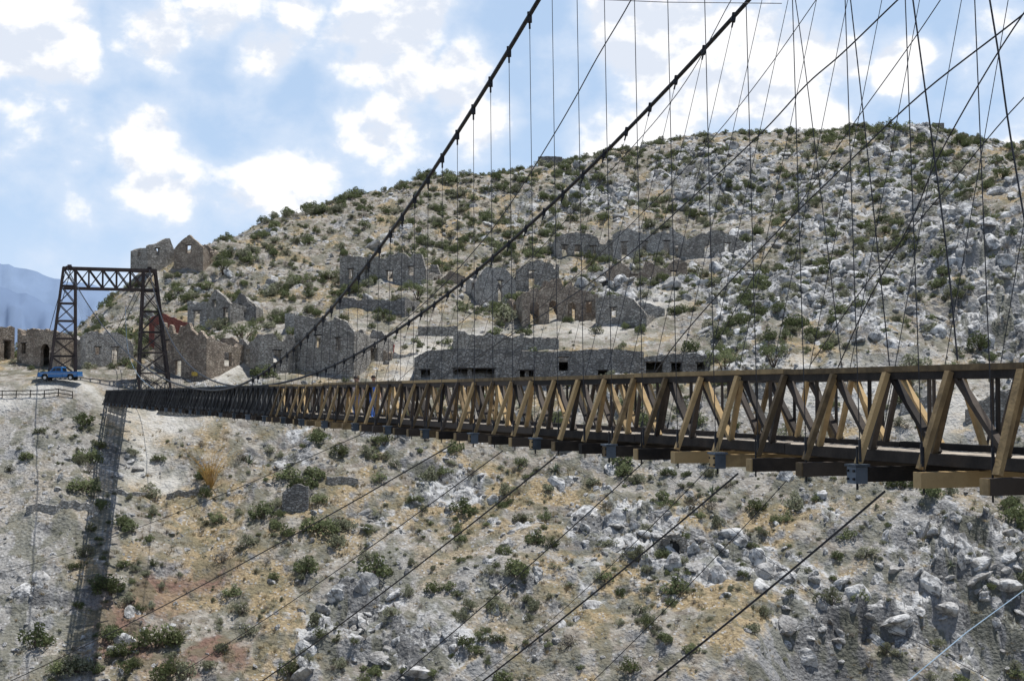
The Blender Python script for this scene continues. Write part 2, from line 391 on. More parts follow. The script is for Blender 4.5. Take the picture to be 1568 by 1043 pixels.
ruin(450,542,574,481,prof=[(0,1),(.25,.95),(.6,.97),(.85,.9),(1,.7)],depth=9,skew=-5,mat=M_st,ops=[(.35,.45,.45,.65),(.7,.78,.4,.6)])
ruin(544,600,560,500,prof=[(0,.8),(.5,.6),(1,.35)],depth=6,mat=M_st3,ops=[(.4,.6,0,.35)])
ruin(436,452,510,480,depth=1.6,mat=M_st2,name='ruined_stone_pillar',jag=.1)
ruin(520,652,442,389,prof=[(0,1),(.18,.97),(.4,.9),(.7,1),(.95,.95),(1,.5)],depth=7,mat=M_st,skew=-6,ops=[(.1,.16,.3,.6),(.3,.35,.3,.6),(.55,.62,.0,.5),(.8,.86,.35,.6)],inner=2)
ruin(600,618,436,404,depth=1.5,mat=M_st3,name='ruined_stone_pillar',jag=.1)
ruin(514,620,490,453,prof=[(0,.95),(.5,.9),(.8,.75),(1,.9)],depth=5,mat=M_st4,skew=-5,jag=.15)
ruin(668,712,434,416,prof=[(0,.6),(.5,1),(1,.7)],depth=3,mat=M_st3)
ruin(735,790,452,408,prof=[(0,.7),(.2,1),(.7,.95),(1,.5)],depth=5,mat=M_st2,ops=[(.5,.62,0,.5)],skew=3)
ruin(790,856,432,398,prof=[(0,.6),(.5,1),(1,.8)],depth=5,mat=M_st,jag=.3,ops=[(.3,.42,0,.5)])
ruin(800,916,492,424,prof=[(0,.62),(.2,.75),(.48,1),(.75,.72),(1,.62)],depth=9,mat=M_st3,skew=3,ops=[(.1,.22,0,.42,'a'),(.35,.46,0,.46,'a'),(.6,.7,0,.42,'a'),(.84,.92,.2,.45)],inner=2)
ruin(912,990,500,452,prof=[(0,.95),(.4,1),(.75,.9),(1,.4)],depth=7,mat=M_st,skew=-3,ops=[(.3,.4,.3,.6)])
ruin(978,1018,488,462,prof=[(0,1),(1,.6)],single=True,mat=M_st2,name='ruined_stone_wall')
ruin(852,938,398,355,prof=[(0,.8),(.3,1),(.6,.92),(1,.7)],depth=6,mat=M_st,ops=[(.1,.2,0,.5),(.32,.42,0,.5),(.6,.7,0,.5)],inner=2,skew=2)
ruin(938,1050,392,348,prof=[(0,.8),(.2,1),(.55,.7),(.8,.98),(1,.6)],depth=7,mat=M_st2,ops=[(.12,.2,0,.5),(.4,.48,.1,.5),(.7,.78,0,.5)],inner=1,skew=-3)
ruin(1050,1146,394,350,prof=[(0,.55),(.5,1),(1,.5)],depth=8,mat=M_st,skew=3,ops=[(.3,.4,0,.55,'a'),(.62,.7,.2,.5)])
ruin(932,1052,432,396,prof=[(0,.6),(.15,.85),(.3,.4),(.5,.9),(.7,.5),(.85,1),(1,.8)],depth=6,mat=M_st3,ops=[(.3,.36,0,.3),(.8,.86,0,.45)],jag=.3)
ruin(694,856,532,508,prof=[(0,1),(.3,.9),(.6,.7),(1,.6)],depth=5,mat=M_st,jag=.3,inner=2)
ruin(634,986,582,534,prof=[(0,.7),(.06,.95),(.2,1),(.6,.9),(.85,1),(1,.9)],depth=7,mat=M_st4,jag=.1,name='long_stone_building',d=194,
   ops=[(.03,.07,0,.32),(.17,.35,0,.36),(.46,.52,0,.3),(.63,.67,.3,.72),(.8,.84,0,.3)],inner=3,roof=.6)
ruin(984,1088,578,541,prof=[(0,.8),(.3,.9),(.7,1),(1,.9)],depth=6,mat=M_st4,jag=.2,d=195,ops=[(.05,.3,.1,.62),(.42,.58,.1,.6),(.8,.92,0,.6)],skew=2,roof=.72)
ruin(824,861,260,240,depth=5,mat=M_st4,d=342,jag=.12)
ruin(1429,1446,206,188,depth=2,mat=M_st4,d=328,name='ruined_stone_pillar',jag=.1)
ruin(1480,1640,655,585,prof=[(0,.4),(.3,.8),(1,1)],mat=M_st,single=True,name='ruined_stone_wall')
ruin(1380,1470,640,600,prof=[(0,.5),(.5,.9),(1,.6)],mat=M_st2,single=True,name='ruined_stone_wall')
ruin(1130,1200,620,590,prof=[(0,.5),(.5,.9),(1,.6)],mat=M_st2,single=True,name='ruined_stone_wall')
ruin(555,640,555,540,mat=M_st2,single=True,name='ruined_stone_wall',jag=.15)
ruin(640,700,514,500,mat=M_st,single=True,name='ruined_stone_wall',jag=.15)
def terrace_wall(x0,x1,py,hgt,mat):
    # low retaining wall that follows the slope
    mb=MB(); k=max(3,int((x1-x0)/9)); prev=None; rr=random.Random(x0)
    for i in range(k+1):
        q=hit(x0+(x1-x0)*i/k,py); z=H1(q[0],q[1]); cur=(q[0],q[1],z+rr.uniform(-.08,.1))
        if prev:
            A_,B_=prev,cur; y_=(A_[1]+B_[1])/2
            mb.box8([(A_[0],A_[1],A_[2]-1.5),(B_[0],B_[1],B_[2]-1.5),(B_[0],B_[1]+.6,B_[2]-1.5),(A_[0],A_[1]+.6,A_[2]-1.5),(A_[0],A_[1],A_[2]+hgt),(B_[0],B_[1],B_[2]+hgt),(B_[0],B_[1]+.6,B_[2]+hgt),(A_[0],A_[1]+.6,A_[2]+hgt)])
        prev=cur
    mb.obj('retaining_wall',[mat])
terrace_wall(40,150,772,.9,M_st2);terrace_wall(500,548,750,.9,M_st);terrace_wall(165,225,752,.5,M_st2);terrace_wall(255,320,752,.7,M_st)
ruin(432,472,784,742,prof=[(0,.7),(.5,1),(1,.9)],mat=M_st4,depth=3,name='ruined_stone_pillar',jag=.15,zd=.6)
ruin(190,238,662,600,prof=FLAT,mat=M_st2,depth=5,name='bridge_abutment',jag=.05,d=186,back=1)
ruin(242,330,640,622,mat=M_st,single=True,name='retaining_wall',jag=.1,zd=.6)
# ---------------------------------------------------------------- terrain mesh
th=np.radians(np.concatenate([np.arange(-180,-60,6),np.arange(-60,-24,1.2),np.arange(-24,24,.05),np.arange(24,60,1.2),np.arange(60,180,6)]))
rr_=np.concatenate([np.geomspace(.4,120,36)[:-1],np.arange(120,136,1.0),np.arange(136,262,.3),np.arange(262,400,.6),np.geomspace(400,9500,50)])
TH,RR=np.meshgrid(th,rr_,indexing='ij'); VX=(np.sin(TH)*RR).ravel();VY=(np.cos(TH)*RR).ravel()
VZ=H(VX,VY)
nc,nr=len(th),len(rr_)
I=np.arange(nc*nr).reshape(nc,nr); J=np.roll(I,-1,axis=0)
Q=np.stack([I[:,:-1],I[:,1:],J[:,1:],J[:,:-1]],-1).reshape(-1,4)[:,::-1]
nv=nc*nr
me=bpy.data.meshes.new('ground_terrain')
co=np.stack([VX,VY,VZ],-1); co=np.vstack([co,[[0,0,-1.75]]])
tri=np.stack([np.full(nc,nv),J[:,0],I[:,0]],-1)
me.vertices.add(nv+1); me.vertices.foreach_set('co',co.ravel().astype(np.float32))
loops=np.concatenate([Q.ravel(),tri.ravel()]); me.loops.add(len(loops)); me.loops.foreach_set('vertex_index',loops.astype(np.int32))
ls=np.concatenate([np.arange(len(Q))*4,len(Q)*4+np.arange(len(tri))*3]); 
me.polygons.add(len(ls)); me.polygons.foreach_set('loop_start',ls.astype(np.int32))
me.polygons.foreach_set('use_smooth',np.ones(len(ls),bool))
me.update(calc_edges=True); me.validate()
up_=sum(1 for p in me.polygons[:200] if p.normal.z>0)
if up_<100: me.flip_normals()
X_,Y_=co[:,0],co[:,1]
def attr(name,a,b_,c_):
    at=me.attributes.new(name,'FLOAT_COLOR','POINT'); arr=np.stack([a,b_,c_,np.ones_like(a)],-1).astype(np.float32); at.data.foreach_set('color',arr.ravel())
attr('mask',field(X_,Y_,B_grav),field(X_,Y_,B_och),field(X_,Y_,B_white))
attr('mask2',field(X_,Y_,B_red),rockm(X_,Y_),fbm(X_/4.2,Y_/4.2,5,61))
attr('mask3',fbm(X_/1.5,Y_/1.5,3,67),np.zeros_like(X_),np.zeros_like(X_))
me.materials.append(M_ter); ter=link(bpy.data.objects.new('ground_terrain',me))
# ---------------------------------------------------------------- distant mountains
def mountains(name,prof,d0,d1,col,seed):
    xs=np.linspace(prof[0][0],prof[-1][0],160); ys=np.interp(xs,[p[0] for p in prof],[p[1] for p in prof])
    vs=[];rows=24
    for i,(x,y) in enumerate(zip(xs,ys)):
        t_=P(x,y,d1)
        for k in range(rows):
            f=k/(rows-1); d=d0+(d1-d0)*f; hz=-90+(t_[2]+90)*f**1.3
            nn_=(float(ridged(np.array([x/26.+seed]),np.array([f*4.+seed]),4)[0])-.5)*190*(f*(1-f)*3+.12)
            vs.append((t_[0]*d/d1,d,hz+nn_))
    fs=[(i*rows+k,(i+1)*rows+k,(i+1)*rows+k+1,i*rows+k+1) for i in range(159) for k in range(rows-1)]
    me=bpy.data.meshes.new(name);me.from_pydata(vs,[],fs);me.polygons.foreach_set('use_smooth',[True]*len(fs))
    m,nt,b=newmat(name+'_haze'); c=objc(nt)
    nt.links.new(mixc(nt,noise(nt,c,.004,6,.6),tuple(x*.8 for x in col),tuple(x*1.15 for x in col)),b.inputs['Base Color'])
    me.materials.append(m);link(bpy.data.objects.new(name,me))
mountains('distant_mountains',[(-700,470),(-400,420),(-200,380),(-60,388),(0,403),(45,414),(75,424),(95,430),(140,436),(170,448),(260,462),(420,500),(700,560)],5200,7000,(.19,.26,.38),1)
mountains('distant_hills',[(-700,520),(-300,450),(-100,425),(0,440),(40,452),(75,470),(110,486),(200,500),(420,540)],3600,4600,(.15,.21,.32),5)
# ---------------------------------------------------------------- vegetation prototypes
def leafquads(mb,cs,n,size,rad,m,rr,asp=1.0,up=0):
    for _ in range(n):
        c,r=rr.choice(cs)
        v=Vector((rr.gauss(0,1),rr.gauss(0,1),rr.gauss(0,1))).normalized()*r*rr.uniform(.45,1)**.5
        p=Vector(c)+v
        if p.z<.02:p.z=abs(p.z)*.5+.03
        a=Vector((rr.gauss(0,1),rr.gauss(0,1),rr.gauss(0,1)+up)).normalized(); b_=a.orthogonal().normalized()
        s=size*rr.uniform(.6,1.4); i=len(mb.v)
        mb.v+=[tuple(p-a*s*asp),tuple(p+b_*s*.5),tuple(p+a*s*asp),tuple(p-b_*s*.5)]
        mb.face([i,i+1,i+2,i+3],m)
def bush(name,seed,mat,n=650,nc_=11,size=.075,flat=.75,stems=7):
    rr=random.Random(seed);mb=MB();cs=[]
    for i in range(nc_):
        a=rr.uniform(0,6.28);r=rr.uniform(.1,.72);z=rr.uniform(.25,1.0)*flat*(1.15-r*.6)
        cs.append(((math.cos(a)*r,math.sin(a)*r,z),rr.uniform(.18,.36)))
    for c,r in cs[:stems+3]:
        mid=Vector(c)*.5+Vector((rr.uniform(-.08,.08),rr.uniform(-.08,.08),.05))
        mb.tube([(rr.uniform(-.06,.06),rr.uniform(-.06,.06),-.2),mid,c],[.03,.02,.008],4,1)
    leafquads(mb,cs,n,size,1,0,rr)
    for _ in range(22):
        c,r=rr.choice(cs); q=Vector(c)+Vector((rr.gauss(0,.3),rr.gauss(0,.3),rr.uniform(.1,.45)))
        mb.tube([c,q],[.008,.003],3,1)
    return mb.obj(name,[mat,M_bark],do_link=False)
def tuft(name,seed,mat,n=34,spread=.35,h=.7,w=.03,lean=.6):
    rr=random.Random(seed);mb=MB()
    for _ in range(n):
        a=rr.uniform(0,6.28);r=rr.uniform(0,spread); b0=Vector((math.cos(a)*r,math.sin(a)*r,-.08))
        dr=Vector((math.cos(a)*lean*rr.uniform(.2,1),math.sin(a)*lean*rr.uniform(.2,1),1)).normalized(); tip=b0+dr*h*rr.uniform(.5,1.1)
        s=Vector((-math.sin(a+rr.uniform(-1,1)),math.cos(a),0))*w; i=len(mb.v)
        mb.v+=[tuple(b0-s),tuple(b0+s),tuple(tip)]; mb.face([i,i+1,i+2],0)
    return mb.obj(name,[mat],do_link=False)
def agave(name,seed):
    rr=random.Random(seed);mb=MB()
    for k in range(46):
        a=rr.uniform(0,6.28);el=rr.uniform(.05,1.4);d=Vector((math.cos(a)*math.cos(el),math.sin(a)*math.cos(el),math.sin(el)));L=rr.uniform(.8,1.1)
        s=Vector((-math.sin(a),math.cos(a),0))*.055;i=len(mb.v)
        mb.v+=[tuple(-s*.7),tuple(s*.7),tuple(d*L*.45+s),tuple(d*L*.45-s),tuple(d*L+Vector((0,0,-.08)))]
        mb.face([i,i+1,i+2,i+3],0);mb.face([i+3,i+2,i+4],0)
    return mb.obj(name,[M_aga],do_link=False)
def rock(name,seed):
    import bmesh
    rr=random.Random(seed); bm=bmesh.new(); bmesh.ops.create_icosphere(bm,subdivisions=3,radius=1)
    pl=[]
    for _ in range(16):
        nn_=Vector((rr.gauss(0,1),rr.gauss(0,1),rr.gauss(0,1))).normalized(); pl.append((nn_,rr.uniform(.5,.95)))
    sc=Vector((1,rr.uniform(.6,1),rr.uniform(.5,.9)))
    for v in bm.verts:
        d=v.co.normalized(); r=1.15
        for nn_,dd in pl:
            q=nn_.dot(d)
            if q>.05: r=min(r,dd/q)
        r+=rr.uniform(-.03,.03)
        v.co=Vector((d.x*r*sc.x,d.y*r*sc.y,d.z*r*sc.z))
    me=bpy.data.meshes.new(name);bm.to_mesh(me);bm.free(); me.materials.append(M_rock)
    return bpy.data.objects.new(name,me)
def protos(cname,objs):
    c=bpy.data.collections.new(cname)
    for i,o in enumerate(objs):
        o.name=f"{cname}_{i:02d}"; c.objects.link(o)
    return c
C_b=protos('shrub_forms',[bush('b',1,M_leaf),bush('b',2,M_leaf,800,14),bush('b',3,M_leaf2,550,10),bush('b',4,M_leaf2,600,12,flat=.6),bush('b',5,M_dry2,360,9,.06),agave('b',6),bush('b',8,M_leaf,420,8,.085,.9)])
C_g=protos('grass_forms',[tuft('g',1,M_dry),tuft('g',2,M_dry,40,.5,.5,.035,1.0),tuft('g',3,M_dry2,30,.4,.6),tuft('g',4,M_leaf2,30,.4,.5,.035,.9)])
C_r=protos('rock_forms',[rock('r',i+20) for i in range(7)])
def scatter(name,coll,pos,rot,scl,idx):
    me=bpy.data.meshes.new(name); me.vertices.add(len(pos)); me.vertices.foreach_set('co',np.asarray(pos,np.float32).ravel())
    for nm,arr,ty in(('rot',rot,'FLOAT_VECTOR'),('scl',scl,'FLOAT_VECTOR')):
        a=me.attributes.new(nm,ty,'POINT'); a.data.foreach_set('vector',np.asarray(arr,np.float32).ravel())
    a=me.attributes.new('idx','INT','POINT'); a.data.foreach_set('value',np.asarray(idx,np.int32))
    me.update(); o=link(bpy.data.objects.new(name,me))
    g=bpy.data.node_groups.new(name+'_gn','GeometryNodeTree')
    g.interface.new_socket('Geometry',in_out='INPUT',socket_type='NodeSocketGeometry');g.interface.new_socket('Geometry',in_out='OUTPUT',socket_type='NodeSocketGeometry')
    gi=g.nodes.new('NodeGroupInput');go=g.nodes.new('NodeGroupOutput');ip=g.nodes.new('GeometryNodeInstanceOnPoints')
    ci=g.nodes.new('GeometryNodeCollectionInfo');ci.inputs['Collection'].default_value=coll;ci.inputs['Separate Children'].default_value=True;ci.inputs['Reset Children'].default_value=True
    ip.inputs['Pick Instance'].default_value=True
    g.links.new(gi.outputs[0],ip.inputs['Points']);g.links.new(ci.outputs[0],ip.inputs['Instance'])
    def na(nm,ty):
        n_=g.nodes.new('GeometryNodeInputNamedAttribute');n_.data_type=ty;n_.inputs['Name'].default_value=nm
        return n_.outputs['Attribute']
    e=g.nodes.new('FunctionNodeEulerToRotation'); g.links.new(na('rot','FLOAT_VECTOR'),e.inputs[0]);g.links.new(e.outputs[0],ip.inputs['Rotation'])
    g.links.new(na('scl','FLOAT_VECTOR'),ip.inputs['Scale']);g.links.new(na('idx','INT'),ip.inputs['Instance Index'])
    g.links.new(ip.outputs[0],go.inputs[0])
    md=o.modifiers.new('scatter','NODES');md.node_group=g
    return o
def sample(n,dmin=132,dmax=372):
    d=np.sqrt(rng.uniform(dmin**2,dmax**2,n)); u=rng.uniform(-.40,.42,n); return u*d,d
def infoot(x,y):
    bad=np.zeros(len(x),bool)
    for (mx,my,dx,dy,la,lb) in foot:
        ax=(x-mx)*dx+(y-my)*dy; ay=-(x-mx)*dy+(y-my)*dx
        bad|=(np.abs(ax)<la)&(np.abs(ay)<lb)
    cxx=14.7-.361*y
    bad|=(y<200)&(y>183)&(np.abs(x-cxx-1)<5)
    bad|=(y<196)&(y>179)&(x<-48)
    return bad
def place(n,wf,smin,smax,pw,sink,idxf,zs=(.8,1.1),tilt=.1,dmin=132,dmax=372):
    x,y=sample(n,dmin,dmax); w=wf(x,y); k=(rng.random(n)<w)&~infoot(x,y); x,y=x[k],y[k];m_=len(x)
    s=smin+(smax-smin)*rng.random(m_)**pw; z=H(x,y)-sink*s
    rot=np.stack([rng.normal(0,tilt,m_),rng.normal(0,tilt,m_),rng.uniform(0,6.28,m_)],-1)
    scl=np.stack([s,s*rng.uniform(.85,1.15,m_),s*rng.uniform(zs[0],zs[1],m_)],-1)
    return np.stack([x,y,z],-1),rot,scl,idxf(m_,x,y)
def flat_(x,y): return np.maximum(sfield(x,y,B_smooth),field(x,y,B_white))
B_barebush=bl([(10,820,100,200),(212,700,40,70),(60,700,60,60)])
def wb(x,y):
    n_=fbm(x/9,y/9,3,21); right=sstep(20,60,x)*sstep(185,215,y)
    return np.clip((.28+1.0*sstep(.42,.62,n_))*(1-.9*flat_(x,y))*(1-.93*field(x,y,B_barebush))*(1-.3*right),0,1)
def wbu(x,y): return wb(x,y)*sstep(185,215,y)
sh=place(6600,wb,.4,1.5,1.4,.06,lambda m,x,y: rng.choice([0,1,2,3,4,5,6],m,p=[.19,.15,.23,.21,.10,.02,.10]),(.75,1.15))
sh3=place(3800,wbu,.9,1.9,1.3,.06,lambda m,x,y: rng.choice([0,1,6,2,3],m),(.8,1.15))
sh2=place(900,wb,1.4,2.5,1.5,.06,lambda m,x,y: rng.choice([0,1,6,2],m),(.8,1.1))
sm=place(11000,wb,.2,.6,1,.05,lambda m,x,y: rng.choice([0,2,3,4,5],m,p=[.18,.25,.25,.28,.04]),(.7,1.1))
hp=[(484,690,2.1,1),(520,705,1.9,0),(462,755,2.2,1),(400,790,2.4,0),(430,700,.9,2),(490,815,2.6,1),(560,705,1.3,2),(128,745,2.2,1),(240,995,2.9,1),(380,705,1.8,5),(372,710,1.5,4),(705,785,2.2,6),(580,740,1.6,0),(560,860,1.4,2),(905,740,1.6,3),(1060,790,1.6,4),(1160,790,1.8,0),(930,850,1.8,3),(800,795,1.6,3),(340,850,1.6,4),(1215,505,2.6,1),(1560,800,2.4,1),(1240,740,1.5,0),(1090,760,1.2,5),(590,690,1.7,1),(650,735,1.6,0),(700,700,1.6,6),(850,725,1.4,5),(465,870,1.8,3),(130,840,1.6,2),(190,790,1.4,1),(620,490,1.5,0),(1390,630,2.0,1),(1100,545,2.2,0),(450,440,2.4,1),(540,308,2.2,1),(270,990,1.6,0),(1030,905,1.2,5),(990,960,1.1,2),(405,578,2.2,1),(1360,300,2.0,0),(1080,222,2.6,3),(1250,200,1.8,0),(860,300,1.8,0),(760,300,1.8,0),(1450,445,1.8,0),(340,1000,1.3,3),(760,950,1.5,2),(870,1000,1.4,4),(1150,990,1.4,3),(1060,1010,1.3,0)]
pp,pr,ps,pi_=[],[],[],[]
for (a,b_,s,i) in hp:
    h=hit(a,b_); pp.append((h[0],h[1],H1(h[0],h[1])-.1*s));pr.append((0,0,random.uniform(0,6)));ps.append((s,s,s*random.uniform(.85,1.05)));pi_.append(i)
cat=lambda *L:[np.concatenate([np.asarray(q[k]) for q in L]) for k in range(4)]
hpk=(np.array(pp),np.array(pr),np.array(ps),np.array(pi_))
scatter('hillside_shrubs',C_b,*cat(sh,sh2,sh3,sm,hpk))
def wg(x,y):
    n_=fbm(x/6,y/6,3,31); o=field(x,y,B_och); return np.clip((.15+.75*sstep(.47,.67,n_)+.8*o)*(1-.95*flat_(x,y))*(1-.8*field(x,y,B_grav)),0,1)
gr=place(38000,wg,.35,1.0,1.3,.02,lambda m,x,y: rng.choice([0,1,2,3],m,p=[.32,.30,.2,.18]),(.7,1.2),.15,132,330)
scatter('dry_grass_tufts',C_g,*gr)
def wr(x,y):
    r=rockm(x,y); n_=fbm(x/4,y/4,3,41); return np.clip((.14+1.2*r+.35*sstep(.53,.7,n_)+.35*field(x,y,B_grav))*(1-.9*flat_(x,y)),0,1)
rk1=place(30000,wr,.12,.6,2.0,.12,lambda m,x,y: rng.integers(0,7,m),(.7,1.3),.5)
def wr2(x,y): return np.clip(rockm(x,y)*1.5-.18,0,1)*(1-.95*flat_(x,y))
rk2=place(17000,wr2,.5,2.0,2.0,.25,lambda m,x,y: rng.integers(0,7,m),(.7,1.3),.5)
scatter('limestone_boulders',C_r,*cat(rk1,rk2))
# ocotillo (dry orange)
mb=MB(); h=hit(322,745); z=H1(h[0],h[1])
for k in range(60):
    a=random.uniform(0,6.28);l=random.uniform(2.5,6.0);e=random.uniform(.1,.75)
    p0=Vector((h[0],h[1],z-.2)); pm=p0+Vector((math.cos(a)*e*l*.4,math.sin(a)*e*l*.4,l*.55)); p1=pm+Vector((math.cos(a)*e*l*.6,math.sin(a)*e*l*.6,l*.35))
    mb.tube([p0,pm,p1],[.04,.025,.01],3)
    for q in range(5):
        s=pm.lerp(p1,random.random()); mb.tube([s,s+Vector((random.gauss(0,.4),random.gauss(0,.4),random.uniform(0,.5)))],[.015,.006],3)
mb.obj('dry_ocotillo_plant',[M_orng])
def tree(px,py,s,seed):
    h=hit(px,py);rr=random.Random(seed);mb=MB();B0=Vector((h[0],h[1],H1(h[0],h[1])-.2));cs=[]
    for k in range(4):
        a=k*1.57+rr.uniform(-.4,.4); q=B0+Vector((math.cos(a)*.45*s,math.sin(a)*.45*s,1.0*s)); q2=B0+Vector((math.cos(a)*1.0*s,math.sin(a)*1.0*s,1.55*s))
        mb.tube([B0,B0.lerp(q,.5)+Vector((rr.uniform(-.1,.1),0,0)),q,q2],[.16*s*.6,.11*s*.6,.07*s*.6,.03*s],6,1)
        for _ in range(5):
            c=q2+Vector((rr.gauss(0,.38*s),rr.gauss(0,.38*s),rr.gauss(.1,.28*s))); mb.tube([q,c],[.03*s,.01],4,1); cs.append((tuple(c),rr.uniform(.22,.42)*s))
    leafquads(mb,cs,2600,.09,1,0,rr)
    mb.obj('mesquite_tree',[M_leaf,M_bark])
for i,(a,b_,s) in enumerate([(372,532,1.5),(640,470,1.4),(1185,575,1.6),(790,470,1.3),(1110,575,1.7),(342,430,1.3)]): tree(a,b_,s,i+50)
# ---------------------------------------------------------------- suspension bridge
KX=.361; nd=Vector((.9406,.3396,0))
def BP(t,off,z): return Vector((14.7-KX*t,t,0))+nd*off+Vector((0,0,z))
WD=2.5; STEP=1.55; T0=1.0; T1=188.0
br=empty('suspension_bridge')
tr=MB();fl=MB();pk=MB();bk=MB()
ts=[T0+.3+STEP*i for i in range(int((T1-T0)/STEP)+1)]
ph=(23.5-ts[0])%STEP; ts=[t+ph-0 for t in ts]
for off in(0,WD):
    sgn=-1 if off==0 else 1
    for i in range(0,len(ts)-4,4):
        a,b_=ts[i],ts[min(i+4,len(ts)-1)]
        mt=0 if a<74 else 2
        j=random.uniform(-.02,.02)
        tr.beam(BP(a+.01,off,.42+j),BP(b_-.01,off,.42+j),.17,.09,mt)
        tr.beam(BP(a+.01,off,.31+j),BP(b_-.01,off,.31+j),.10,.12,1 if a<74 else 2)
        tr.beam(BP(a+.01,off,-1.0+j),BP(b_-.01,off,-1.0+j),.14,.18,1 if a<74 else 2)
    for i,t in enumerate(ts[:-1]):
        dk=t>=74
        jr=lambda s_=.05: random.uniform(-s_,s_)
        y_=0 if random.random()<.82 else 1
        m0=2 if dk else y_
        tr.beam(BP(t+jr(.07),off+sgn*.62,-1.14),BP(t+jr(.07),off+sgn*.09,.34),.125,.09,m0)
        tr.beam(BP(t,off+.02,.26),BP(t-1.05+jr(),off+.02,-.92),.12,.08,2 if dk else (1 if random.random()<.75 else 0))
        tr.beam(BP(t+jr(),off-.06,.26),BP(t+.45+jr(),off-.06,-.92),.10,.07,2 if dk else (1 if random.random()<.5 else 0))
        tr.beam(BP(t+.75,off+.1,.26),BP(t+.75,off+.1,-.92),.05,.05,2 if dk else 1)
        if dk: 
            for q in(.25,.5,1.1,1.3): tr.beam(BP(t+q,off-.02,.3),BP(t+q+jr(),off-.02,-1.0),.06,.06,2)
            tr.beam(BP(t,off+.15,-.35),BP(t+STEP,off+.15,-.35),.04,.1,2)
for i,t in enumerate(ts):
    dk=t>=74
    ext=.74+random.uniform(-.06,.08); pale=(not dk) and random.random()<.25
    fl.beam(BP(t,-ext,-1.3),BP(t,WD+ext,-1.3),.20,.24,0 if pale else 1)
    if not dk and random.random()<.7: fl.beam(BP(t,-ext-.03,-1.3),BP(t,-ext-.002,-1.3),.195,.232,0)
    if round((t-23.5)/STEP)%3==0:
        for o_,s_ in((-ext+.1,-1),(WD+ext-.1,1)):
            bk.beam(BP(t-.12,o_,-1.31),BP(t+.12,o_,-1.31),.22,.27,0)
            bk.beam(BP(t-.15,o_,-1.15),BP(t+.15,o_,-1.15),.28,.035,0)
            for q in(-.08,.08):
                bk.tube([BP(t+q,o_+s_*.11,-1.24),BP(t+q,o_+s_*.14,-1.24)],.022,6,1); bk.tube([BP(t+q,o_+s_*.11,-1.37),BP(t+q,o_+s_*.14,-1.37)],.022,6,1)
            bk.tube([BP(t,o_,-1.55),BP(t,o_,-.85)],.022,5,1)
    else:
        bk.tube([BP(t,-ext+.12,-1.52),BP(t,-ext+.12,-.8)],.016,5,1)
for o_ in(.35,.85,1.35,1.85):
    for i in range(0,len(ts)-3,3): fl.beam(BP(ts[i],o_+.15,-1.11),BP(ts[i+3]-.02,o_+.15,-1.11),.1,.10,1)
t=T0
while t<T1:
    w=.19+random.uniform(-.02,.02)
    if random.random()>.02: pk.beam(BP(t,.16,-1.035+random.uniform(-.006,.006)),BP(t,WD-.16,-1.035+random.uniform(-.006,.006)),w,.04,0)
    t+=w+.012
tr.obj('timber_trusses',[M_och,M_dk,M_dk2],br);fl.obj('floor_beams',[M_och,M_dk],br);pk.obj('deck_planks',[M_deck],br);bk.obj('steel_brackets',[M_blue,M_cab],br)
# cables
def catm(L,per=10):
    L=[Vector(p) for p in L]; out=[]
    for i in range(len(L)-1):
        p0=L[max(i-1,0)];p1=L[i];p2=L[i+1];p3=L[min(i+2,len(L)-1)]
        for k in range(per):
            t=k/per; out.append(.5*((2*p1)+(-p0+p2)*t+(2*p0-5*p1+4*p2-p3)*t*t+(-p0+3*p1-3*p2+p3)*t**3))
    out.append(L[-1]); return out
def CP(px,py,C):
    u=(px-CX)/F;v=(CY-py)/F;wy=cp-v*sp;ux=u/wy; t=C/(ux+KX); return Vector((ux*t,t,(sp+v*cp)/wy*t))
ptA=[(825,0),(787,62),(760,107),(707,190),(625,315),(578,385),(500,478),(440,545),(380,583)]
ptB=[(1197,3),(1145,62),(1047,150),(960,220),(900,270),(830,335),(765,390),(700,440),(600,510),(480,580)]
def fitc(pl,Cf):
    Pp=[CP(a,b_,Cf(a)) for a,b_ in pl]; t=np.array([p.y for p in Pp]);z=np.array([p.z for p in Pp])
    x=np.array([p.x+KX*p.y for p in Pp])
    return np.polyfit(t,z,2),np.polyfit(t,x,1)
qA,xA=fitc(ptA,lambda a:14.35)
qB,xB=fitc(ptB,lambda a:18.4+(a-480)/717*4.0)
tvA=min(96,-qA[1]/(2*qA[0])); tvB=min(96,-qB[1]/(2*qB[0]))
def mkc(q,x,tv,offt,zt):
    z0=float(np.polyval(q,tv)); o0=(float(np.polyval(x,tv))-14.7)*.9406
    def z(t): return float(np.polyval(q,t)) if t<tv else z0+(zt-z0)*((t-tv)/(189.5-tv))**2
    def off(t): return (float(np.polyval(x,max(t,25)))-14.7)*.9406 if t<tv else o0+(offt-o0)*((t-tv)/(189.5-tv))**1.6
    return z,off
zA,offA=mkc(qA,xA,tvA,-5.0,16.7); zB,offB=mkc(qB,xB,tvB,5.6,16.7)
cb=MB(); wi=MB()
mainA=[BP(t,offA(t),zA(t)) for t in np.linspace(4,189.5,100)]
mainB=[BP(t,offB(t),zB(t)) for t in np.linspace(4,189.5,100)]
cb.tube(mainA,.062,7);cb.tube(mainB,.066,7)
for t in ts:
    if t<6 or t>186: continue
    for fo,zf_,bo in((offA,zA,-.62),(offB,zB,WD+.62)):
        tt=t+1.1*min(1,max(0,zf_(t))/10); top=BP(tt,fo(tt),zf_(tt)); bot=BP(t,bo,-1.1)
        mid=(top+bot)/2
        wi.tube([top,mid,bot],.0088,4)
        if t<80:
            d=(bot-top).normalized(); cb.tube([top+Vector((0,0,.09)),top+d*.20],.075,6)
            cb.tube([top+d*.18,top+d*.38],.028,5)
            wi.tube([bot,bot+(top-bot).normalized()*.35],.026,5)
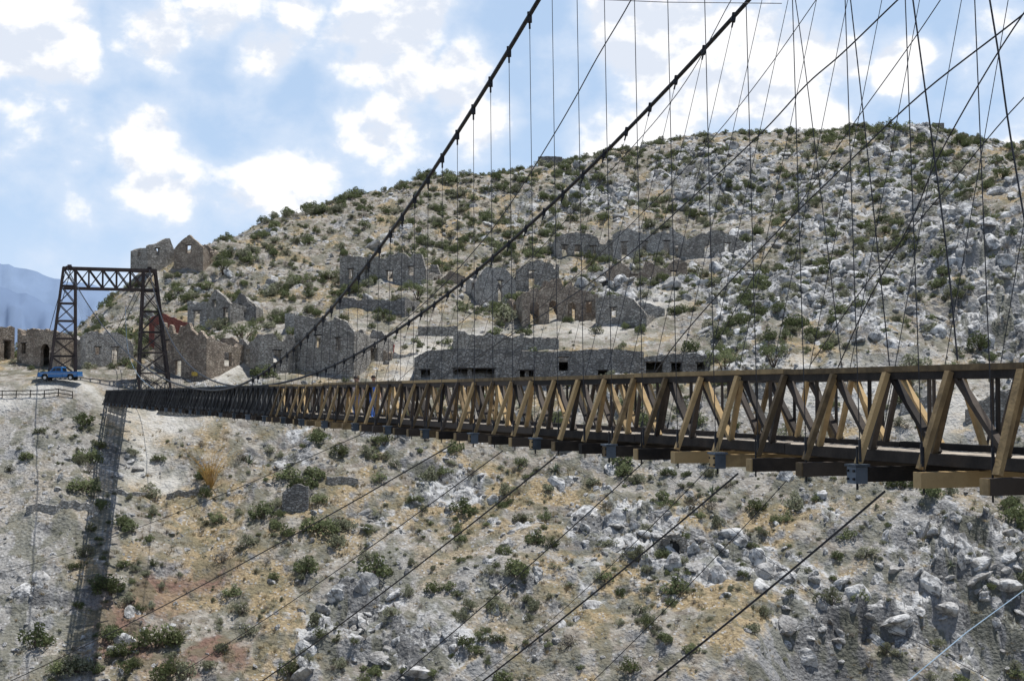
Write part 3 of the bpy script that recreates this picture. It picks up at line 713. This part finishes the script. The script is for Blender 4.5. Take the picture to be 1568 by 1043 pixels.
for pl,C,r in(
 ([(1010,-90),(965,3),(915,88),(880,152),(845,212),(790,300),(740,368),(660,455),(560,540),(505,582)],17.0,.018),
 ([(1450,-70),(1370,5),(1290,82),(1235,130),(1165,205),(1050,312),(950,400),(850,470),(740,540),(660,588)],19.0,.018),
 ([(1640,-40),(1560,28),(1410,145),(1290,258),(1200,345),(1110,440),(1040,520),(1000,575)],16.5,.015),
 ([(1640,-80),(1535,70),(1440,235),(1395,340),(1330,460),(1280,570)],14.9,.012),
 ([(1160,-60),(1120,0),(1060,110),(1000,190),(900,300),(800,410),(700,500),(610,583)],18.3,.012),
 ([(1290,-60),(1250,0),(1165,120),(1080,225),(960,350),(840,460),(720,560)],17.5,.010),
 ([(1480,-60),(1400,60),(1300,200),(1220,320),(1150,430),(1080,560)],17.0,.010),
 ([(1680,60),(1568,150),(1440,300),(1330,430),(1240,560)],17.5,.011)):
    pts_=catm([CP(a,b_,C) for a,b_ in pl],6); wi.tube(pts_,r,5)
a=BP(CP(825,3,14.35).y,offA(38),zA(CP(825,3,14.35).y)); b_=CP(1197,6,22.2); wi.tube([a,(a+b_)/2+Vector((0,0,-.05)),b_],.012,5)
for pl,C,r in(([(1395,-20),(1425,200),(1450,390),(1466,552)],15.2,.015),([(1512,-20),(1530,90),(1548,215),(1600,520)],14.5,.015),([(1215,-20),(1240,160),(1290,570)],16,.010),([(1300,-20),(1330,250),(1362,560)],16,.012)):
    wi.tube(catm([CP(a,b_,C) for a,b_ in pl],4),r,5)
for (x0,y0,x1,y1,d1,r) in((690,682,-150,1110,95,.024),(770,690,150,1100,75,.016),(850,700,250,1145,52,.022),(985,708,420,1190,44,.014),(1130,725,560,1175,36,.020),(1355,752,860,1150,27,.020),(1205,735,900,1050,30,.008),(560,662,-100,900,120,.018),(1090,712,720,1043,60,.010),(1000,710,1500,1100,24,.005),(850,700,1400,980,22,.005)):
    s=CP(x0,y0,14.2); e=Vector(P(x1,y1,d1)); pl=[]
    for k in range(13):
        f=k/12; p=s.lerp(e,f); p.z-=.02*(e-s).length*4*f*(1-f)*.5; pl.append(p)
    ext=e+(e-s).normalized()*6; pl.append(ext); wi.tube(pl,r,5)
cb.obj('main_cables',[M_cab],br);wi.obj('suspender_wires',[M_wire],br)
pm=MB(); pm.tube([P(1390,1043,14),P(1480,968,15),P(1600,880,16.5)],.006,5); pm.obj('pale_blue_rope',[M_pipe])
pm=MB(); pm.tube(catm([P(192,470,188),P(196,535,188),P(212,575,187),P(245,600,180),P(285,605,165),P(330,592,140),P(400,592,110)],8),.035,5); pm.obj('blue_hose',[M_pipe],br)
# ---------------------------------------------------------------- towers
def tower(tc,zt,bases,offs,name,par):
    mb=MB(); bd=Vector((-KX,1,0)).normalized()
    for (off,zb,wb_,lb) ,offt in zip(bases,offs):
        wt,lt=1.5,1.5
        n_=6; R=[]
        for k in range(n_+1):
            f=k/n_; o=off+(offt-off)*f; w=wb_+(wt-wb_)*f; l=lb+(lt-lb)*f; z=zb+(zt-zb)*f
            C=BP(tc,o,z); R.append([C+nd*(sx*w/2)+bd*(sy*l/2) for sx,sy in((-1,-1),(1,-1),(1,1),(-1,1))])
        for c_ in range(4):
            mb.beam(R[0][c_]-Vector((0,0,1.5)),R[-1][c_],.30,.30)
        for k in range(n_+1):
            for c_ in range(4):
                mb.beam(R[k][c_],R[k][(c_+1)%4],.16,.18)
                if k<n_:
                    mb.beam(R[k][c_],R[k+1][(c_+1)%4],.11,.11); mb.beam(R[k][(c_+1)%4],R[k+1][c_],.11,.11)
    A_,B_=offs
    for sy in(-.75,.75):
        t_=lambda o,z: BP(tc,o,z)+bd*sy
        mb.beam(t_(A_-.9,zt),t_(B_+.9,zt),.32,.36); mb.beam(t_(A_-.7,zt-2.6),t_(B_+.7,zt-2.6),.26,.3)
        n_=5
        for k in range(n_):
            o0=A_+.7+(B_-A_-1.4)*k/n_;o1=A_+.7+(B_-A_-1.4)*(k+1)/n_
            mb.beam(t_(o0,zt-2.5),t_(o1,zt-.1),.14,.14);mb.beam(t_(o1,zt-2.5),t_(o0,zt-.1),.14,.14); mb.beam(t_(o1,zt-2.5),t_(o1,zt-.1),.14,.14)
    for o in(A_,B_):
        mb.beam(BP(tc,o,zt)+bd*-1,BP(tc,o,zt)+bd*1,.7,.25); mb.beam(BP(tc,o,zt+.3)+bd*-.5,BP(tc,o,zt+.3)+bd*.5,.5,.35)
    for k in range(1,8): mb.beam(BP(tc,A_+(B_-A_)*k/8,zt)+bd*-.75,BP(tc,A_+(B_-A_)*k/8,zt)+bd*.75,.14,.14)
    return mb.obj(name,[M_tow],par)
tower(189.5,16.4,[(-5.4,2.6,3.4,3.0),(6.4,0.0,4.4,3.2)],(-4.6,5.6),'far_tower',br)
zn=max(zA(5),zB(5))
tower(3.0,zn,[(offA(5)-1,-2,2.0,2.6),(offB(5)+1,-2,2.4,2.6)],(offA(5),offB(5)),'near_tower',br)
bs=MB()
for o in(-4.6,5.6):
    for dd in(-.3,.3): bs.tube([BP(189.5,o+dd,16.7),BP(235,o+dd-3,4 if o>0 else 0)],.05,5)
for o in(offA(5),offB(5)): bs.tube([BP(3,o,zn),BP(-30,o,-1.8)],.06,5)
bs.obj('backstay_cables',[M_cab],br)
# ---------------------------------------------------------------- roadside rail
mb=MB(); prev=None
for k in range(15):
    px=-190+k*21.5; p=P(px,595,182.0); z=H1(p[0],p[1])-.1
    mb.beam((p[0],p[1],z-.5),(p[0],p[1],z+1.0),.12,.12)
    if prev:
        for zz in(.45,.92): mb.beam((prev[0],prev[1]-.08,prev[2]+zz),(p[0],p[1]-.08,z+zz),.05,.12)
    prev=(p[0],p[1],z)
mb.obj('roadside_railing',[M_dk])
# ---------------------------------------------------------------- pickup truck
def mat_plain(name,c,r=.4,metal=0,coat=0):
    m,nt,b=newmat(name); o=objc(nt)
    nt.links.new(mixc(nt,noise(nt,o,3,5),tuple(x*.8 for x in c),tuple(min(1,x*1.1) for x in c)),b.inputs['Base Color'])
    b.inputs['Roughness'].default_value=r;b.inputs['Metallic'].default_value=metal;b.inputs['Coat Weight'].default_value=coat;b.inputs['Specular IOR Level'].default_value=.5
    return m
M_tb=mat_plain('blue_car_paint',(.008,.15,.42),.4,0,.4);M_tk=mat_plain('tyre_rubber',(.02,.02,.02),.8);M_gl=mat_plain('dark_glass',(.02,.025,.03),.1);M_cr=mat_plain('chrome_trim',(.5,.5,.5),.25,.8);M_int=mat_plain('dark_interior',(.03,.03,.03),.9)
def extr(mb,prof,w0,m,w1=None,z1=None):
    n_=len(prof);i=len(mb.v)
    for sgn in(-1,1):
        for (x,z) in prof:
            w=w0 if (z1 is None or z<=z1) else w1
            mb.v.append((x,sgn*w,z))
    mb.face([i+k for k in range(n_)],m);mb.face([i+n_+k for k in range(n_)][::-1],m)
    for k in range(n_): mb.face([i+k,i+n_+k,i+n_+(k+1)%n_,i+(k+1)%n_],m)
trk=empty('pickup_truck')
mb=MB()
def arch(cx_,r,n_=7): return [(cx_+r*math.cos(a),.52+r*math.sin(a)) for a in np.linspace(math.pi,0,n_)]
body=[(-2.72,.48)]+[(-2.74,.95),(-2.62,1.1),(-1.15,1.2),(.62,1.2),(.62,.45)]+[(-1.28,.45)]+[(x,z) for x,z in arch(-1.75,.47)][::-1]
extr(mb,body,.93,0)
bed=[(.66,.48),(.66,1.2),(2.72,1.2),(2.76,.55),(2.3,.5)]+[(x,z) for x,z in arch(1.75,.47)][::-1]+[(1.2,.48)]
extr(mb,bed,.93,0)
mb.obj('body',[M_tb],trk)
mb=MB(); cab=[(-1.12,1.203),(-.62,1.78),(-.45,1.84),(.42,1.84),(.5,1.78),(.6,1.203)]
extr(mb,cab,.88,0,.74,1.5); mb.obj('cab',[M_tb],trk)
mb=MB()
for s in(-1,1):
    def yy(z): return s*(.88+( .74-.88)*(z-1.203)/(1.78-1.203)+.012)
    for q in([(-.9,1.26),(-.55,1.68),(-.3,1.70),(-.3,1.26)],[(-.24,1.26),(-.24,1.70),(.36,1.70),(.44,1.26)]):
        i=len(mb.v)
        for x,z in q: mb.v.append((x,yy(z),z))
        mb.face([i,i+1,i+2,i+3])
i=len(mb.v); mb.v+=[(-1.10,-.78,1.26),(-1.10,.78,1.26),(-.68,.68,1.74),(-.68,-.68,1.74)]; mb.face([i,i+1,i+2,i+3])
i=len(mb.v); mb.v+=[(.605,-.7,1.28),(.605,.7,1.28),(.53,.62,1.68),(.53,-.62,1.68)]; mb.face([i,i+1,i+2,i+3])
mb.obj('windows',[M_gl],trk)
mb=MB()
for x in(-1.75,1.75):
    for s in(-1,1):
        mb.tube([(x,s*.68,.38),(x,s*.92,.38)],.38,18,0); mb.tube([(x,s*.90,.38),(x,s*.935,.38)],.2,12,1)
mb.obj('wheels',[M_tk,M_cr],trk)
mb=MB(); mb.beam((-2.82,-.9,.52),(-2.82,.9,.52),.12,.18);mb.beam((2.84,-.9,.5),(2.84,.9,.5),.12,.16)
for s in(-1,1):
    mb.tube([(-2.74,s*.68,.85),(-2.79,s*.68,.85)],.11,10); mb.beam((-2.4,s*.94,.92),(2.6,s*.94,.92),.01,.04); mb.beam((-.85,s*.95,1.3),(-.85,s*1.1,1.36),.06,.16)
mb.beam((-2.76,-.5,.85),(-2.76,.5,.85),.03,.2)
mb.obj('bumpers_and_lamps',[M_cr],trk)
mb=MB(); mb.beam((.7,0,1.19),(2.68,0,1.19),1.5,.05); mb.beam((-2.5,0,.5),(2.5,0,.5),1.2,.2); mb.obj('load_bed_and_chassis',[M_int],trk)
tp=P(92,585,185.0); zt_=max(H1(tp[0]+dx,tp[1]+dy) for dx in(-1.7,1.7) for dy in(-.8,.8)); trk.location=(tp[0],tp[1],zt_-.04); trk.rotation_euler=(0,0,math.radians(-4)); trk.scale=(.96,.96,.96)
# ---------------------------------------------------------------- people
def person(name,loc,yaw,shirt,pants,skin,hair,stride=.25,hat=None):
    par=empty(name); par.location=loc; par.rotation_euler=(0,0,yaw)
    ver=[];ed=[];rad=[]
    def J(p,r,pa=None):
        ver.append(p);rad.append(r)
        if pa is not None: ed.append((pa,len(ver)-1))
        return len(ver)-1
    pel=J((0,0,.95),(.15,.11)); w=J((0,.0,1.1),(.13,.10),pel); ch=J((0,.01,1.32),(.165,.115),w); nb=J((0,.0,1.46),(.07,.065),ch); nk=J((0,.01,1.53),(.05,.052),nb); hd=J((0,.025,1.62),(.078,.092),nk); ht=J((0,.02,1.70),(.065,.08),hd)
    for s in(-1,1):
        hp_=J((s*.09,0,.90),(.09,.095),pel)
        kx=stride*s
        kn=J((s*.10,kx*.55+.04,.50),(.06,.065),hp_); an=J((s*.10,kx*1.0-.02,.09),(.038,.042),kn); J((s*.11,kx*1.0+.15,.035),(.04,.03),an)
        sh_=J((s*.18,0,1.41),(.062,.065),ch); el=J((s*.24,-kx*.35-.02,1.15),(.042,.042),sh_); wr_=J((s*.235,-kx*.6+.12,.93),(.028,.03),el); J((s*.23,-kx*.6+.17,.86),(.022,.04),wr_)
    me=bpy.data.meshes.new('body');me.from_pydata(ver,ed,[]);o=bpy.data.objects.new('body',me);link(o)
    md=o.modifiers.new('s','SKIN'); md.use_smooth_shade=True
    for i,r in enumerate(rad): me.skin_vertices[0].data[i].radius=r
    me.skin_vertices[0].data[0].use_root=True
    o.modifiers.new('u','SUBSURF').levels=2
    dg=bpy.context.evaluated_depsgraph_get(); m2=bpy.data.meshes.new_from_object(o.evaluated_get(dg))
    bpy.data.objects.remove(o); m2.name='body'
    for m in(skin,shirt,pants,M_tk): m2.materials.append(m)
    for p in m2.polygons:
        c=p.center; k=0
        if c.z<.075: k=3
        elif c.z<.98 and abs(c.x)<.2: k=2
        elif c.z<1.50 and (abs(c.x)<.2 or c.z>1.2): k=1
        p.material_index=k; p.use_smooth=True
    link(bpy.data.objects.new('body',m2),par)
    mb=MB()
    for s in(-1,1):
        kx=stride*s; base=Vector((s*.23,-kx*.6+.17,.86))
        for f in range(4):
            p=base+Vector((0,-.03+f*.02,-.02)); L=[.07,.08,.075,.06][f]; mb.tube([p,p+Vector((-s*.004,.012,-L*.5)),p+Vector((-s*.018,.02,-L))],[.009,.008,.006],6)
        p=base+Vector((-s*.01,.035,.02)); mb.tube([p,p+Vector((-s*.015,.03,-.03)),p+Vector((-s*.02,.035,-.055))],[.011,.009,.007],6)
    mb.tube([(0,.105,1.655),(0,.135,1.625),(0,.11,1.615)],[.008,.016,.012],6)
    for s in(-1,1): mb.tube([(s*.075,.02,1.66),(s*.092,.01,1.65),(s*.075,.02,1.61)],[.012,.016,.01],6)
    mb.obj('fingers_nose_ears',[skin],par,smooth=True)
    mb=MB(); 
    for s in(-1,1): mb.tube([(s*.03,.108,1.655),(s*.03,.118,1.655)],.009,8,0)
    mb.tube([(-.022,.112,1.585),(.022,.112,1.585)],.006,6,1); mb.obj('eyes_and_mouth',[M_tk,M_brick],par)
    import bmesh
    bm=bmesh.new(); bmesh.ops.create_uvsphere(bm,u_segments=16,v_segments=12,radius=.1)
    bmesh.ops.delete(bm,geom=[v for v in bm.verts if v.co.z<-.05 or (v.co.z<.02 and v.co.y>.04)],context='VERTS')
    for v in bm.verts: v.co=Vector((v.co.x*.92,v.co.y*1.08,v.co.z*1.0))+Vector((0,.01,1.68))+Vector((random.gauss(0,.002),)*3)
    me=bpy.data.meshes.new('hair');bm.to_mesh(me);bm.free();me.materials.append(hair);link(bpy.data.objects.new('hair',me),par)
    if hat:
        mb=MB(); mb.tube([(0,.02,1.70),(0,.02,1.715)],.15,18,0); mb.tube([(0,.02,1.715),(0,.02,1.80)],[.095,.08],16,0); mb.obj('hat',[hat],par)
M_sk=mat_plain('skin',(.40,.24,.16),.6);M_hr=mat_plain('dark_hair',(.02,.015,.012),.7);M_wh=mat_plain('white_shirt',(.80,.68,.68),.9);M_jn=mat_plain('blue_jeans',(.05,.14,.45),.9);M_rd=mat_plain('red_shirt',(.42,.06,.06),.9);M_bk=mat_plain('black_shirt',(.03,.03,.04),.9);M_kh=mat_plain('khaki_cloth',(.35,.28,.18),.9);M_bs=mat_plain('blue_shirt',(.05,.16,.60),.9)
zf=-1.01; yaw=math.atan2(KX,1)
q=BP(60.2,.5,zf);person('walking_person',q,yaw,M_wh,M_jn,M_sk,M_hr,.28)
q=BP(63.0,1.3,zf);person('walking_person',q,yaw+.1,M_bk,M_kh,M_sk,M_hr,.2,hat=M_och)
q=BP(58.9,.9,zf);person('walking_person',q,yaw+math.pi,M_bs,M_jn,M_sk,M_hr,.22)
h=hit(602,545);person('standing_person',(h[0],h[1],H1(h[0],h[1])),2.8,M_rd,M_rd,M_sk,M_hr,.04)
# mine entrance: solid near-black block paints the shade inside the hole
mb=MB(); h=hit(1030,848); hz=H1(h[0],h[1]); 
mb.beam((h[0],h[1]-.15,hz+.5),(h[0],h[1]+1.8,hz+.5),1.5,2.0,1)
rr=random.Random(3)
for k in range(26):
    a=math.pi*(k/25)*1.3-.5; cx_=h[0]+math.cos(a)*1.25; cz=hz+.3+math.sin(a)*1.35
    q=Vector((cx_,h[1]-.35+rr.uniform(-.2,.3),cz)); s_=rr.uniform(.25,.5)
    mb.beam(q-Vector((s_,rr.uniform(-.1,.1),rr.uniform(-.2,.2))),q+Vector((s_,.1,rr.uniform(-.2,.2))),rr.uniform(.4,.7),rr.uniform(.35,.6))
mb.obj('mine_entrance',[M_st,M_int])
mb=MB(); p=P(298,588,195); mb.beam(p,(p[0],p[1],p[2]+1.6),.06,.06,1); mb.beam((p[0]-.4,p[1]-.06,p[2]+1.35),(p[0]+.4,p[1]-.06,p[2]+1.35),.04,.55,0); mb.obj('yellow_sign',[mat_plain('yellow_sign_paint',(.6,.4,.05)),M_dk])
for px,w_ in((134,.9),(150,1.6),(168,.8)):
    mb=MB();p=P(px,612,187); mb.beam((p[0]-w_/2,p[1],p[2]),(p[0]+w_/2,p[1],p[2]),.5,1.4); mb.beam((p[0]-w_/2-.08,p[1],p[2]+.76),(p[0]+w_/2+.08,p[1],p[2]+.76),.62,.12)
    mb.obj('masonry_bollard',[M_st2])
# ---------------------------------------------------------------- sky / world
SUN=Vector((.22,.12,1.0)).normalized(); el=math.asin(SUN.z); az=math.atan2(SUN.x,SUN.y)
w=bpy.data.worlds.new('World'); S.world=w; w.use_nodes=True; nt=w.node_tree; nt.nodes.clear()
try:
    w.cycles.sampling_method='MANUAL'; w.cycles.sample_map_resolution=256
except Exception: pass
out=N(nt,'ShaderNodeOutputWorld');bg=N(nt,'ShaderNodeBackground');bg.inputs['Strength'].default_value=.1
sky=N(nt,'ShaderNodeTexSky',sky_type='NISHITA'); sky.sun_disc=False;sky.sun_elevation=el;sky.sun_rotation=az;sky.altitude=1500;sky.air_density=1.0;sky.dust_density=.8
tc=N(nt,'ShaderNodeTexCoord').outputs['Generated']
def vm(op,a,b_):
    m=N(nt,'ShaderNodeVectorMath',operation=op); setin(nt,m.inputs[0],a); setin(nt,m.inputs[1],b_); return m
sc=vm('MULTIPLY',tc,(1,1,1.35)).outputs[0]
up=vm('ADD',sc,(0.006,0,.020)).outputs[0]
def cn(vec):
    a=noise(nt,vec,6.5,2,.5,.2); b_=noise(nt,vec,21,7,.55,.1)
    return mth(nt,'ADD',mth(nt,'MULTIPLY',a,.45),mth(nt,'MULTIPLY',b_,.55))
cl=cn(sc);cl2=cn(up)
sepv=N(nt,'ShaderNodeSeparateXYZ');nt.links.new(tc,sepv.inputs[0])
tot=None
for (px,py,r,s) in[(60,60,90,.9),(230,50,70,.8),(340,20,80,.6),(400,80,55,.9),(30,150,55,.5),(215,205,60,.8),(140,215,40,.5),(470,240,80,.7),(590,90,95,.9),(570,190,90,.8),(620,30,60,1.0),(710,125,60,1.0),(740,180,60,.8),(860,110,70,.5),(1000,60,110,.9),(1130,90,90,.9),(1230,90,60,1),(1290,90,50,1),(1380,95,50,1.0),(930,200,60,.6),(1240,160,80,.6),(1520,30,60,.3),(1000,150,90,.6),(250,270,60,.5),(440,20,60,.5)]:
    d=Vector(P(px,py,1.0)).normalized(); e=N(nt,'ShaderNodeVectorMath',operation='DISTANCE'); nt.links.new(tc,e.inputs[0]); e.inputs[1].default_value=d
    g=ramp(nt,e.outputs['Value'],r*1.5/F,r*.2/F,0,s); tot=g if tot is None else mth(nt,'MAXIMUM',tot,g)
bias=mth(nt,'MULTIPLY',mth(nt,'SUBTRACT',tot,.32),.27)
dens=mth(nt,'ADD',cl,bias); dens2=mth(nt,'ADD',cl2,bias)
lowsky=ramp(nt,sepv.outputs[2],.62,.30)
m_=mth(nt,'MULTIPLY',ramp(nt,dens,.49,.575),lowsky); thin=mth(nt,'MULTIPLY',ramp(nt,dens,.34,.55,0,.7),lowsky)
lit=ramp(nt,mth(nt,'SUBTRACT',dens,dens2),-.05,.035)
ccol=mixc(nt,lit,(7.7,8.3,9.4),(10.8,10.8,10.9))
haze=mth(nt,'MULTIPLY',ramp(nt,sepv.outputs[2],.0,.28,.9,.78),ramp(nt,sepv.outputs[2],.5,.28))
base=mixc(nt,haze,sky.outputs[0],(5.5,7.3,9.9))
base=mixc(nt,thin,base,(7.7,8.6,10.0))
base=mixc(nt,ramp(nt,sepv.outputs[2],.14,.04,0,.5),base,(7.4,8.4,9.9))
nt.links.new(mixc(nt,m_,base,ccol),bg.inputs[0]);nt.links.new(bg.outputs[0],out.inputs[0])
L=bpy.data.lights.new('sun','SUN');L.energy=5.0;L.angle=math.radians(.5);L.color=(1,.975,.935)
lo=link(bpy.data.objects.new('sun',L)); lo.rotation_euler=SUN.to_track_quat('Z','Y').to_euler()
cam=bpy.data.cameras.new('camera');cam.sensor_width=36;cam.lens=36*F/1568;cam.clip_end=20000;cam.clip_start=.1
co_=link(bpy.data.objects.new('camera',cam));co_.rotation_euler=(math.pi/2+PIT,0,0);S.camera=co_
S.view_settings.view_transform='Standard'
try: S.view_settings.look='None'
except Exception: pass
S.view_settings.exposure=0
